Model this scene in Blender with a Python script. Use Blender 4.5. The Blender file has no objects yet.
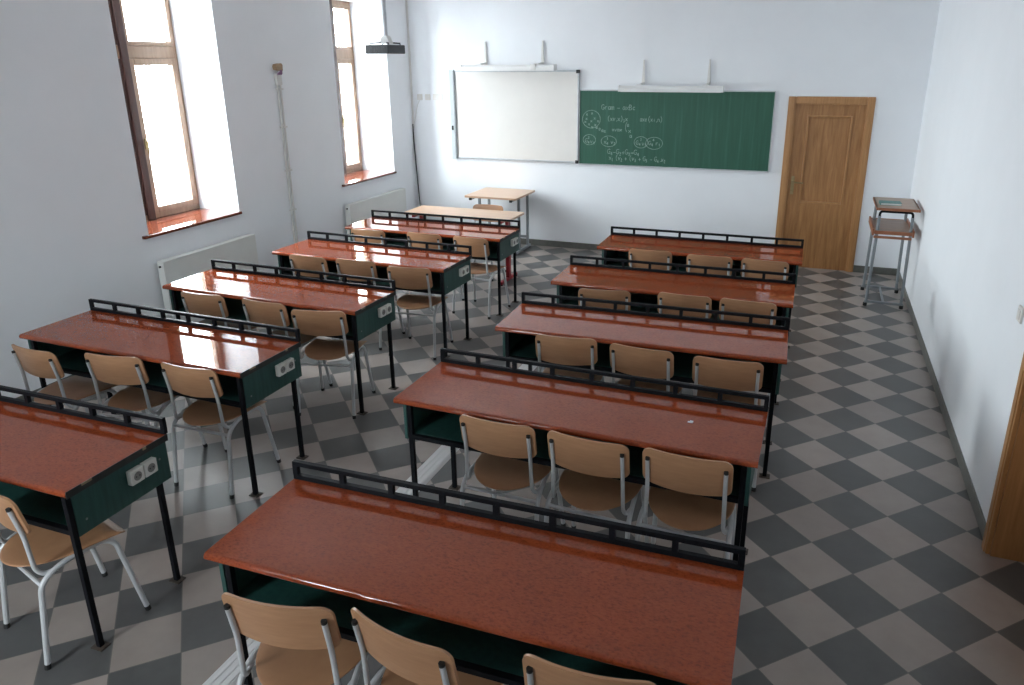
import bpy, bmesh, math, random
from mathutils import Vector, Matrix
random.seed(7)
PI = math.pi
S = bpy.context.scene
COL = S.collection

# ------------------------------------------------------------------ room numbers (metres)
XL, XR, YF, YB, ZC = -5.995, 0.47, 6.13, -4.9, 3.85
HALF = 0.19725            # half diagonal of a floor tile
WALL_T = 0.60

# ------------------------------------------------------------------ materials
def nodes_of(name):
    m = bpy.data.materials.new(name); m.use_nodes = True
    nt = m.node_tree
    b = nt.nodes['Principled BSDF']
    return m, nt, b

def N(nt, kind, **kw):
    n = nt.nodes.new(kind)
    for k, v in kw.items(): setattr(n, k, v)
    return n

def L(nt, a, b): nt.links.new(a, b)

def math_node(nt, op, a, b=None):
    n = N(nt, 'ShaderNodeMath', operation=op)
    for i, v in enumerate((a, b)):
        if v is None: continue
        if isinstance(v, (int, float)): n.inputs[i].default_value = v
        else: L(nt, v, n.inputs[i])
    return n.outputs[0]

def ramp(nt, fac, stops):
    r = N(nt, 'ShaderNodeValToRGB')
    e = r.color_ramp.elements
    while len(e) < len(stops): e.new(0.5)
    for i, (p, c) in enumerate(stops):
        e[i].position = p; e[i].color = (*c, 1)
    L(nt, fac, r.inputs[0])
    return r.outputs[0]

def noise(nt, scale, detail=4, rough=0.55, stretch=(1, 1, 1), dist=0.0):
    tc = N(nt, 'ShaderNodeTexCoord'); mp = N(nt, 'ShaderNodeMapping')
    mp.inputs['Scale'].default_value = stretch
    L(nt, tc.outputs['Object'], mp.inputs[0])
    n = N(nt, 'ShaderNodeTexNoise')
    n.inputs['Scale'].default_value = scale; n.inputs['Detail'].default_value = detail
    n.inputs['Roughness'].default_value = rough; n.inputs['Distortion'].default_value = dist
    L(nt, mp.outputs[0], n.inputs['Vector'])
    return n.outputs['Fac']

def bump(nt, b, h, strength=0.2, dist=0.01):
    bp = N(nt, 'ShaderNodeBump'); bp.inputs['Strength'].default_value = strength; bp.inputs['Distance'].default_value = dist
    L(nt, h, bp.inputs['Height']); L(nt, bp.outputs[0], b.inputs['Normal'])

def noisy(name, c1, c2, scale=8, rough=0.5, stretch=(1, 1, 1), detail=4, metal=0.0, coat=0.0, coat_rough=0.05,
          bump_s=0.0, lo=0.3, hi=0.7, spec=0.5, dist=0.0):
    m, nt, b = nodes_of(name)
    f = noise(nt, scale, detail, 0.6, stretch, dist)
    L(nt, ramp(nt, f, [(lo, c1), (hi, c2)]), b.inputs['Base Color'])
    b.inputs['Roughness'].default_value = rough; b.inputs['Metallic'].default_value = metal
    b.inputs['Coat Weight'].default_value = coat; b.inputs['Coat Roughness'].default_value = coat_rough
    b.inputs['Specular IOR Level'].default_value = spec
    if bump_s: bump(nt, b, f, bump_s, 0.004)
    return m

M = {}
M['wall'] = noisy('wall_paint', (0.850, 0.872, 0.900), (0.875, 0.897, 0.925), 2.2, 0.75, bump_s=0.0, spec=0.25)
M['ceiling'] = noisy('ceiling_paint', (0.88, 0.88, 0.88), (0.90, 0.90, 0.90), 2.0, 0.9, spec=0.2)
M['skirting'] = noisy('skirting_tile', (0.125, 0.128, 0.115), (0.165, 0.168, 0.152), 14, 0.35)
M['beech'] = noisy('beech_plywood', (0.43, 0.220, 0.112), (0.50, 0.268, 0.143), 9, 0.38, (1.0, 1.0, 7.0), coat=0.15, coat_rough=0.25)
M['beech_edge'] = M['beech']
M['grey_paint'] = noisy('light_grey_enamel', (0.52, 0.53, 0.54), (0.58, 0.59, 0.60), 20, 0.32)
M['black_paint'] = noisy('black_enamel', (0.006, 0.0065, 0.0085), (0.011, 0.012, 0.015), 25, 0.45, spec=0.09)
M['rubber'] = noisy('black_rubber', (0.012, 0.012, 0.012), (0.02, 0.02, 0.02), 40, 0.7)
M['plate'] = noisy('rusty_foot_plate', (0.035, 0.028, 0.022), (0.085, 0.065, 0.05), 60, 0.6)
M['green_lam'] = noisy('dark_green_laminate', (0.012, 0.052, 0.046), (0.024, 0.085, 0.073), 7, 0.42, (6.0, 6.0, 0.7))
M['white_plastic'] = noisy('white_plastic', (0.70, 0.68, 0.64), (0.76, 0.74, 0.70), 10, 0.4)
M['dark_hole'] = noisy('socket_recess', (0.20, 0.19, 0.18), (0.27, 0.26, 0.24), 30, 0.5)
M['radiator'] = noisy('cream_white_enamel', (0.72, 0.725, 0.70), (0.76, 0.765, 0.74), 6, 0.4)
M['oak'] = noisy('oak_veneer', (0.27, 0.118, 0.038), (0.45, 0.225, 0.085), 5.0, 0.42, (7.0, 7.0, 0.55), detail=6, dist=0.6)
M['oak_frame'] = noisy('oak_frame_veneer', (0.36, 0.172, 0.062), (0.49, 0.255, 0.104), 6.0, 0.4, (8.0, 8.0, 0.5), detail=6, dist=0.4)
M['brass'] = noisy('worn_brass', (0.30, 0.23, 0.12), (0.42, 0.33, 0.18), 30, 0.35, metal=0.9)
M['frame_wood'] = noisy('glare_paled_window_wood', (0.25, 0.155, 0.10), (0.33, 0.215, 0.145), 6, 0.35, (6, 6, 0.6))  # glare from the panes put into the colour, paler than the mullion
M['mullion_wood'] = noisy('backlit_mahogany_wood', (0.035, 0.014, 0.011), (0.06, 0.024, 0.018), 6, 0.35, (6, 6, 0.6))  # backlit shade put into the colour, for mullion and left sashes
M['light_wood'] = noisy('light_laminate', (0.57, 0.37, 0.245), (0.64, 0.43, 0.295), 4, 0.3, (0.6, 6, 6))
M['red_paint'] = noisy('red_enamel', (0.30, 0.012, 0.022), (0.38, 0.018, 0.03), 20, 0.35)
M['steel'] = noisy('grey_steel_paint', (0.20, 0.22, 0.235), (0.27, 0.29, 0.305), 20, 0.38)
M['aluminium'] = noisy('brushed_aluminium', (0.46, 0.48, 0.50), (0.56, 0.58, 0.60), 15, 0.4, metal=0.6)
M['board_white'] = noisy('whiteboard_enamel', (0.72, 0.70, 0.665), (0.75, 0.73, 0.695), 3, 0.3)
M['lamp_white'] = noisy('lamp_white_enamel', (0.76, 0.76, 0.75), (0.80, 0.80, 0.79), 6, 0.35)
M['bar_grey'] = noisy('pale_grey_plastic', (0.50, 0.54, 0.56), (0.54, 0.58, 0.60), 10, 0.5)
M['chalk'] = noisy('white_chalk', (0.16, 0.27, 0.22), (0.44, 0.54, 0.49), 45, 0.9)
M['projector_black'] = noisy('black_projector_plastic', (0.012, 0.014, 0.016), (0.022, 0.026, 0.028), 30, 0.35)
M['lens'] = noisy('dark_lens_glass', (0.01, 0.012, 0.02), (0.02, 0.022, 0.03), 10, 0.05)
M['cable_black'] = noisy('black_cable_rubber', (0.03, 0.03, 0.03), (0.05, 0.05, 0.05), 40, 0.6)
M['conduit'] = noisy('painted_conduit', (0.70, 0.69, 0.67), (0.75, 0.74, 0.72), 12, 0.5)
M['tan_box'] = noisy('tan_bakelite', (0.33, 0.22, 0.13), (0.42, 0.30, 0.19), 30, 0.5)
M['purple_wire'] = noisy('purple_wire', (0.20, 0.10, 0.20), (0.30, 0.14, 0.24), 30, 0.5)
M['trunking'] = noisy('pale_grey_trunking', (0.66, 0.66, 0.66), (0.74, 0.74, 0.74), 10, 0.4, (8, 0.5, 1))
M['desk_top_old'] = noisy('worn_school_desk_wood', (0.33, 0.22, 0.155), (0.43, 0.31, 0.235), 6, 0.4, (0.8, 5, 5))
M['desk_rim_old'] = noisy('red_brown_desk_rim', (0.27, 0.095, 0.045), (0.36, 0.14, 0.07), 9, 0.4)
M['teal'] = noisy('teal_cloth_cover', (0.06, 0.20, 0.19), (0.09, 0.26, 0.25), 30, 0.5)
M['paper'] = noisy('white_paper', (0.72, 0.72, 0.70), (0.78, 0.78, 0.76), 20, 0.8)

def make_red():
    m, nt, b = nodes_of('polished_red_burl_laminate')
    f1 = noise(nt, 150, 3, 0.60, (0.55, 1.0, 1.0), 0.2)
    f2 = noise(nt, 9, 4, 0.6, (0.6, 1.0, 1.0), 0.3)
    c1 = ramp(nt, f1, [(0.32, (0.195, 0.037, 0.013)), (0.45, (0.300, 0.057, 0.0185)), (0.66, (0.350, 0.075, 0.025))])
    c2 = ramp(nt, f2, [(0.3, (0.86, 0.86, 0.86)), (0.7, (1.0, 1.0, 1.0))])
    mx = N(nt, 'ShaderNodeMix', data_type='RGBA', blend_type='MULTIPLY'); mx.inputs['Factor'].default_value = 1.0
    L(nt, c1, mx.inputs['A']); L(nt, c2, mx.inputs['B']); L(nt, mx.outputs['Result'], b.inputs['Base Color'])
    b.inputs['Roughness'].default_value = 0.22
    b.inputs['Coat Weight'].default_value = 1.0; b.inputs['Coat Roughness'].default_value = 0.03
    b.inputs['Coat IOR'].default_value = 1.52; b.inputs['Specular IOR Level'].default_value = 0.0
    return m
M['red_top'] = make_red()
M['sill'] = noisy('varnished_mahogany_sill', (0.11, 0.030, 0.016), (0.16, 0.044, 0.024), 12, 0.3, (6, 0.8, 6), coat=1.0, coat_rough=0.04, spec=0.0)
M['edge_black'] = noisy('black_edge_band', (0.012, 0.012, 0.012), (0.03, 0.028, 0.026), 20, 0.5)
M['edge_chip'] = noisy('bare_chipboard', (0.36, 0.27, 0.16), (0.42, 0.32, 0.2), 60, 0.8)

def make_floor():
    m, nt, b = nodes_of('diagonal_checker_floor_tiles')
    tc = N(nt, 'ShaderNodeTexCoord'); sp = N(nt, 'ShaderNodeSeparateXYZ'); L(nt, tc.outputs['Object'], sp.inputs[0])
    x, y = sp.outputs[0], sp.outputs[1]
    u = math_node(nt, 'DIVIDE', math_node(nt, 'ADD', x, y), 2*HALF)
    v = math_node(nt, 'DIVIDE', math_node(nt, 'SUBTRACT', x, y), 2*HALF)
    fu, fv = math_node(nt, 'FLOOR', u), math_node(nt, 'FLOOR', v)
    par = math_node(nt, 'FLOORED_MODULO', math_node(nt, 'ADD', fu, fv), 2.0)       # 1 = light tile
    cb = N(nt, 'ShaderNodeCombineXYZ'); L(nt, fu, cb.inputs[0]); L(nt, fv, cb.inputs[1])
    wn = N(nt, 'ShaderNodeTexWhiteNoise'); L(nt, cb.outputs[0], wn.inputs['Vector'])
    n1 = noise(nt, 5, 5, 0.6); n2 = noise(nt, 70, 3, 0.6)
    dark = ramp(nt, n1, [(0.3, (0.088, 0.089, 0.088)), (0.7, (0.114, 0.115, 0.113))])
    light = ramp(nt, n1, [(0.3, (0.300, 0.258, 0.232)), (0.7, (0.355, 0.308, 0.279))])
    mx = N(nt, 'ShaderNodeMix', data_type='RGBA'); L(nt, par, mx.inputs['Factor']); L(nt, dark, mx.inputs['A']); L(nt, light, mx.inputs['B'])
    vr = N(nt, 'ShaderNodeMapRange'); L(nt, wn.outputs['Value'], vr.inputs[0]); vr.inputs[3].default_value = 0.90; vr.inputs[4].default_value = 1.08
    sc = N(nt, 'ShaderNodeVectorMath', operation='SCALE'); L(nt, mx.outputs['Result'], sc.inputs[0]); L(nt, vr.outputs[0], sc.inputs['Scale'])
    def edge(t):
        f = math_node(nt, 'FRACT', t)
        return math_node(nt, 'MINIMUM', f, math_node(nt, 'SUBTRACT', 1.0, f))
    g = math_node(nt, 'LESS_THAN', math_node(nt, 'MINIMUM', edge(u), edge(v)), 0.008)
    gm = N(nt, 'ShaderNodeMix', data_type='RGBA'); L(nt, g, gm.inputs['Factor']); L(nt, sc.outputs[0], gm.inputs['A']); gm.inputs['B'].default_value = (0.13, 0.125, 0.117, 1)
    L(nt, gm.outputs['Result'], b.inputs['Base Color'])
    rr = N(nt, 'ShaderNodeMapRange'); L(nt, n1, rr.inputs[0]); rr.inputs[3].default_value = 0.30; rr.inputs[4].default_value = 0.46
    L(nt, rr.outputs[0], b.inputs['Roughness'])
    h = math_node(nt, 'SUBTRACT', math_node(nt, 'MULTIPLY', n2, 0.12), g)
    bump(nt, b, h, 0.25, 0.002)
    return m
M['floor'] = make_floor()

def make_glass():
    m, nt, b = nodes_of('window_glass')
    out = nt.nodes['Material Output']; nt.nodes.remove(b)
    t = N(nt, 'ShaderNodeBsdfTransparent'); t.inputs[0].default_value = (0.96, 0.975, 0.97, 1)
    g = N(nt, 'ShaderNodeBsdfGlossy'); g.inputs['Roughness'].default_value = 0.02
    ge = N(nt, 'ShaderNodeNewGeometry'); dt = N(nt, 'ShaderNodeVectorMath', operation='DOT_PRODUCT')
    L(nt, ge.outputs['Normal'], dt.inputs[0]); L(nt, ge.outputs['Incoming'], dt.inputs[1])
    k = math_node(nt, 'SUBTRACT', 1.0, math_node(nt, 'ABSOLUTE', dt.outputs['Value']))
    f = math_node(nt, 'ADD', math_node(nt, 'MULTIPLY', math_node(nt, 'POWER', k, 5.0), 0.96), 0.04)     # Schlick reflectance of thin glass
    mx = N(nt, 'ShaderNodeMixShader')
    L(nt, f, mx.inputs[0]); L(nt, t.outputs[0], mx.inputs[1]); L(nt, g.outputs[0], mx.inputs[2]); L(nt, mx.outputs[0], out.inputs[0])
    return m
M['glass'] = make_glass()

def make_greenboard():
    m, nt, b = nodes_of('green_chalkboard_enamel')
    f = noise(nt, 3.0, 5, 0.65, (9.0, 1.0, 0.35)); f2 = noise(nt, 2.0, 3)
    c = ramp(nt, f, [(0.3, (0.010, 0.078, 0.046)), (0.55, (0.017, 0.100, 0.061)), (0.75, (0.040, 0.140, 0.094))])
    L(nt, c, b.inputs['Base Color'])
    b.inputs['Roughness'].default_value = 0.5
    return m
M['green_board'] = make_greenboard()

# ------------------------------------------------------------------ mesh helpers
def bx(bm, x0, x1, y0, y1, z0, z1, bev=0.0, seg=2, mi=0):
    r = bmesh.ops.create_cube(bm, size=1.0)
    vs = r['verts']
    for v in vs:
        v.co = Vector(((x0+x1)/2 + v.co.x*(x1-x0), (y0+y1)/2 + v.co.y*(y1-y0), (z0+z1)/2 + v.co.z*(z1-z0)))
    fs = list({f for v in vs for f in v.link_faces})
    for f in fs: f.material_index = mi
    if bev:
        es = list({e for v in vs for e in v.link_edges})
        r2 = bmesh.ops.bevel(bm, geom=es, offset=bev, segments=seg, affect='EDGES', profile=0.5)
        for f in r2['faces']: f.material_index = mi
    return bm

def fillet(pts, r, n=5):
    """round the inner corners of a polyline"""
    pts = [Vector(p) for p in pts]; out = [pts[0]]
    for i in range(1, len(pts)-1):
        a, b, c = pts[i-1], pts[i], pts[i+1]
        d1, d2 = (a-b), (c-b); rr = min(r, d1.length*0.48, d2.length*0.48)
        p0, p1 = b + d1.normalized()*rr, b + d2.normalized()*rr
        for k in range(n+1):
            t = k/n; out.append((1-t)**2*p0 + 2*t*(1-t)*b + t*t*p1)
    out.append(pts[-1]); return out

def tube(bm, pts, r, n=10, caps=True, radii=None):
    pts = [Vector(p) for p in pts]; rings = []
    up = None
    for i, p in enumerate(pts):
        a = pts[max(i-1, 0)]; c = pts[min(i+1, len(pts)-1)]
        d = (c-a).normalized()
        if up is None:
            up = Vector((0, 0, 1)) if abs(d.z) < 0.9 else Vector((0, 1, 0))
        s = d.cross(up).normalized(); u = s.cross(d).normalized(); up = u
        rr = radii[i] if radii else r
        rings.append([bm.verts.new(p + (s*math.cos(2*PI*k/n) + u*math.sin(2*PI*k/n))*rr) for k in range(n)])
    for a, b in zip(rings, rings[1:]):
        for k in range(n): bm.faces.new((a[k], a[(k+1) % n], b[(k+1) % n], b[k]))
    if caps:
        bm.faces.new(list(reversed(rings[0]))); bm.faces.new(rings[-1])
    return bm

def prism(bm, outline, z0, z1, axis='z', mi=0):
    """extrude a 2-D outline; axis names the extrusion direction"""
    def P(a, b, h):
        return {'z': (a, b, h), 'x': (h, a, b), 'y': (a, h, b)}[axis]
    lo = [bm.verts.new(P(a, b, z0)) for a, b in outline]; hi = [bm.verts.new(P(a, b, z1)) for a, b in outline]
    n = len(outline); fs = []
    for i in range(n): fs.append(bm.faces.new((lo[i], lo[(i+1) % n], hi[(i+1) % n], hi[i])))
    fs.append(bm.faces.new(list(reversed(lo)))); fs.append(bm.faces.new(hi))
    for f in fs: f.material_index = mi
    return bm

def cyl(bm, c, r, z0, z1, n=16, axis='z'):
    ol = [(math.cos(2*PI*k/n)*r, math.sin(2*PI*k/n)*r) for k in range(n)]
    if axis == 'z': prism(bm, [(c[0]+a, c[1]+b) for a, b in ol], z0, z1, 'z')
    if axis == 'x': prism(bm, [(c[0]+a, c[1]+b) for a, b in ol], z0, z1, 'x')
    if axis == 'y': prism(bm, [(c[0]+a, c[1]+b) for a, b in ol], z0, z1, 'y')
    return bm

def obj(name, bm, mats, parent=None, angle=35):
    me = bpy.data.meshes.new(name)
    bmesh.ops.recalc_face_normals(bm, faces=bm.faces[:])
    bm.to_mesh(me); bm.free()
    if not isinstance(mats, (list, tuple)): mats = [mats]
    for m in mats: me.materials.append(M[m])
    me.polygons.foreach_set('use_smooth', [True]*len(me.polygons))
    me.set_sharp_from_angle(angle=math.radians(angle))
    o = bpy.data.objects.new(name, me); COL.objects.link(o)
    wn = o.modifiers.new('weighted_normals', 'WEIGHTED_NORMAL'); wn.keep_sharp = True; wn.weight = 100
    if parent: o.parent = parent
    return o

def B(): return bmesh.new()

def thing(name, label, cat, loc=(0, 0, 0), rz=0.0, group=None):
    o = bpy.data.objects.new(name, None); COL.objects.link(o)
    o.empty_display_size = 0.1
    o.location = loc; o.rotation_euler = (0, 0, rz); o['label'] = label; o['category'] = cat
    if group: o['group'] = group
    return o

def tag(o, label, cat, group=None):
    o['label'] = label; o['category'] = cat
    if group: o['group'] = group
    return o

def struct(o):
    o['kind'] = 'structure'; return o

def struct_root(name, loc=(0, 0, 0)):
    o = bpy.data.objects.new(name, None); COL.objects.link(o); o.location = loc; o['kind'] = 'structure'; return o

def copy_tree(o, parent=None):
    c = o.copy(); COL.objects.link(c)
    if parent: c.parent = parent
    for ch in list(o.children): copy_tree(ch, c)
    return c

# ------------------------------------------------------------------ the room
bm = B(); bx(bm, XL-WALL_T, XR+0.3, YB-WALL_T, YF+0.3, -0.12, 0); struct(obj('floor', bm, 'floor'))
bm = B(); bx(bm, XL-WALL_T, XR+0.3, YB-WALL_T, YF+0.3, ZC, ZC+0.2); struct(obj('ceiling', bm, 'ceiling'))

SILL, LINT = 1.03, 3.21
WINS = [(1.442, 2.555), (4.391, 5.551)]      # the two windows in the picture
FILL_WIN = (-4.45, -3.30)                             # window added in the unseen back wall, brightens left wall and chair backs
bm = B()
ys = sorted(WINS); prev = YB-WALL_T
for y0, y1 in ys:
    bx(bm, XL-WALL_T, XL, prev, y0, 0, ZC)
    bx(bm, XL-WALL_T, XL, y0, y1, 0, SILL-0.028); bx(bm, XL-WALL_T, XL, y0, y1, LINT, ZC)
    prev = y1
bx(bm, XL-WALL_T, XL, prev, YF+0.3, 0, ZC)
struct(obj('wall_left', bm, 'wall'))

DX0, DX1, DZ = -0.885, -0.098, 1.972                # clear opening of the front door
bm = B()
bx(bm, XL, DX0, YF, YF+0.3, 0, ZC); bx(bm, DX1, XR+0.3, YF, YF+0.3, 0, ZC); bx(bm, DX0, DX1, YF, YF+0.3, DZ, ZC)
struct(obj('wall_front', bm, 'wall'))
RY0, RY1 = -0.25, 0.615                             # clear opening of the side door
bm = B()
bx(bm, XR, XR+0.3, YB, RY0, 0, ZC); bx(bm, XR, XR+0.3, RY1, YF, 0, ZC); bx(bm, XR, XR+0.3, RY0, RY1, DZ, ZC)
struct(obj('wall_right', bm, 'wall'))
bm = B()
bx(bm, XL, FILL_WIN[0], YB-WALL_T, YB, 0, ZC); bx(bm, FILL_WIN[1], XR+0.3, YB-WALL_T, YB, 0, ZC)
bx(bm, FILL_WIN[0], FILL_WIN[1], YB-WALL_T, YB, 0, SILL-0.028); bx(bm, FILL_WIN[0], FILL_WIN[1], YB-WALL_T, YB, LINT, ZC)
struct(obj('wall_back', bm, 'wall'))

SKH, SKT = 0.085, 0.010
bm = B(); bx(bm, XL, -0.955, YF-SKT, YF, 0, SKH, 0.002); bx(bm, -0.027, XR, YF-SKT, YF, 0, SKH, 0.002); struct(obj('baseboard_front', bm, 'skirting'))
bm = B(); bx(bm, XR-SKT, XR, 0.690, YF-SKT, 0, SKH, 0.002); bx(bm, XR-SKT, XR, YB, -0.330, 0, SKH, 0.002); struct(obj('baseboard_right', bm, 'skirting'))
bm = B(); bx(bm, XL, XL+SKT, YB, YF-SKT, 0, SKH, 0.002); struct(obj('baseboard_left', bm, 'skirting'))
bm = B(); bx(bm, XL+SKT, XR-SKT, YB, YB+SKT, 0, SKH, 0.002); struct(obj('baseboard_back', bm, 'skirting'))

# ---- windows: double casement under a transom light, deep reveal, polished red sill
def window(i, y0, y1, yc=-0.045, back=False):
    w = struct_root('window_%d' % i, ((y0+y1)/2, YB, SILL) if back else (XL, (y0+y1)/2, SILL))
    if back: w.rotation_euler = (0, 0, PI/2)
    h = (y1-y0)/2; H = LINT-SILL
    xf = -0.505                                      # room side of the frame, measured from the wall face
    bm = B()
    for a, b, c, d in ((-h, -h+0.045, 0, H), (h-0.03, h, 0, H), (-h+0.045, h-0.03, 0, 0.05), (-h+0.045, h-0.03, H-0.06, H),
                       (-h+0.045, h-0.03, 1.47, 1.585)):
        bx(bm, xf-0.075, xf, a, b, c, d, 0.006)
    obj('window_frame', bm, 'frame_wood', w)
    bm = B(); bx(bm, xf-0.06, xf+0.028, yc-0.055, yc+0.022, 0.0, H, 0.008)
    obj('mullion', bm, 'mullion_wood', w)
    for (a, b) in ((-h+0.045, yc-0.055), (yc+0.022, h-0.03)):
        for (c, d, nm) in ((0.05, 1.47, 'casement'), (1.585, H-0.06, 'transom_light')):
            bm = B(); t = 0.060 if nm == 'casement' else 0.038
            x0, x1 = xf-0.055, xf+0.012
            bx(bm, x0, x1, a, a+t, c, d, 0.006); bx(bm, x0, x1, b-t, b, c, d, 0.006)
            bx(bm, x0, x1, a+t, b-t, c, c+t, 0.006); bx(bm, x0, x1, a+t, b-t, d-t, d, 0.006)
            s = obj(nm, bm, 'mullion_wood' if a < yc-0.06 else 'frame_wood', w)  # same wood: left sashes in the backlit tone, right in the glare tone
            bm = B(); bx(bm, xf-0.028, xf-0.022, a+t-0.008, b-t+0.008, c+t-0.008, d-t+0.008); obj('pane', bm, 'glass', s)
            if nm == 'casement' and a > yc:
                bm = B(); bx(bm, x1, x1+0.012, a+0.018, a+0.040, 0.66, 0.76, 0.003); bx(bm, x1+0.012, x1+0.03, a+0.022, a+0.036, 0.72, 0.735, 0.002)
                bx(bm, x1+0.022, x1+0.034, a+0.02, a+0.038, 0.61, 0.735, 0.004)
                obj('window_handle', bm, 'brass', s)
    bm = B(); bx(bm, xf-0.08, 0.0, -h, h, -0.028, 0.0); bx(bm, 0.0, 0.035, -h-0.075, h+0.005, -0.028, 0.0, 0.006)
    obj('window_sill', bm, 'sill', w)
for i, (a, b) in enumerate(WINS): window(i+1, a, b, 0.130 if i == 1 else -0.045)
window(3, FILL_WIN[0], FILL_WIN[1], back=True)  # added behind the camera as fill light

# ---- doors
def door(i, loc, rz, x0, x1, handle_left, depth=0.14, y0=0.012):
    """built in a frame where the wall face is y = 0 and the room lies at negative y"""
    d = struct_root('door_%d' % i, loc); d.rotation_euler = (0, 0, rz)
    ow = 0.072
    bm = B()
    for a, b, c, e in ((x0-ow, x0+0.010, 0, DZ+ow), (x1-0.010, x1+ow, 0, DZ+ow), (x0+0.010, x1-0.010, DZ-0.010, DZ+ow)):
        bx(bm, a, b, -0.022, 0.0, c, e, 0.006)
        bx(bm, a+0.016, b-0.016, -0.028, -0.02, c, e-0.016 if e > DZ else e, 0.004)
    for a, b, c, e in ((x0, x0+0.02, 0, DZ), (x1-0.02, x1, 0, DZ), (x0+0.02, x1-0.02, DZ-0.02, DZ)):
        bx(bm, a, b, 0.0, depth, c, e)
    obj('door_frame', bm, 'oak_frame', d)
    a, b = x0+0.0195, x1-0.0195
    pl, pr, pb, pt = x0+0.155, x1-0.140, 0.805, 1.832
    bm = B()
    bx(bm, a, pl, y0, y0+0.04, 0.001, DZ-0.0195, 0.002); bx(bm, pr, b, y0, y0+0.04, 0.001, DZ-0.0195, 0.002)
    bx(bm, pl, pr, y0, y0+0.04, 0.001, pb); bx(bm, pl, pr, y0, y0+0.04, pt, DZ-0.0195)
    bx(bm, pl, pr, y0+0.018, y0+0.04, pb, pt)
    leaf = obj('door_leaf', bm, 'oak', d)
    bm = B()
    t = 0.020
    for q in ((pl, pl+t, pb, pt), (pr-t, pr, pb, pt), (pl+t, pr-t, pb, pb+t), (pl+t, pr-t, pt-t, pt)):
        bx(bm, q[0], q[1], y0-0.008, y0+0.019, q[2], q[3], 0.006)
    obj('panel_moulding', bm, 'oak_frame', leaf)
    hx = a+0.045 if handle_left else b-0.045; s = 1 if handle_left else -1
    bm = B(); bx(bm, hx-0.018, hx+0.018, y0-0.008, y0, 0.90, 1.12, 0.004)
    cyl(bm, (hx, 1.05), 0.010, y0-0.05, y0-0.006, 12, 'y')
    tube(bm, fillet([(hx, y0-0.048, 1.05), (hx+s*0.06, y0-0.05, 1.05), (hx+s*0.12, y0-0.042, 1.046)], 0.03), 0.009, 8)
    cyl(bm, (hx, 0.955), 0.009, y0-0.012, y0-0.006, 12, 'y')
    obj('door_handle', bm, 'brass', leaf)
door(1, (0, YF, 0), 0, DX0, DX1, True)
door(2, (XR, 0, 0), -PI/2, -RY1, -RY0, False, 0.30, 0.245)

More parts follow.
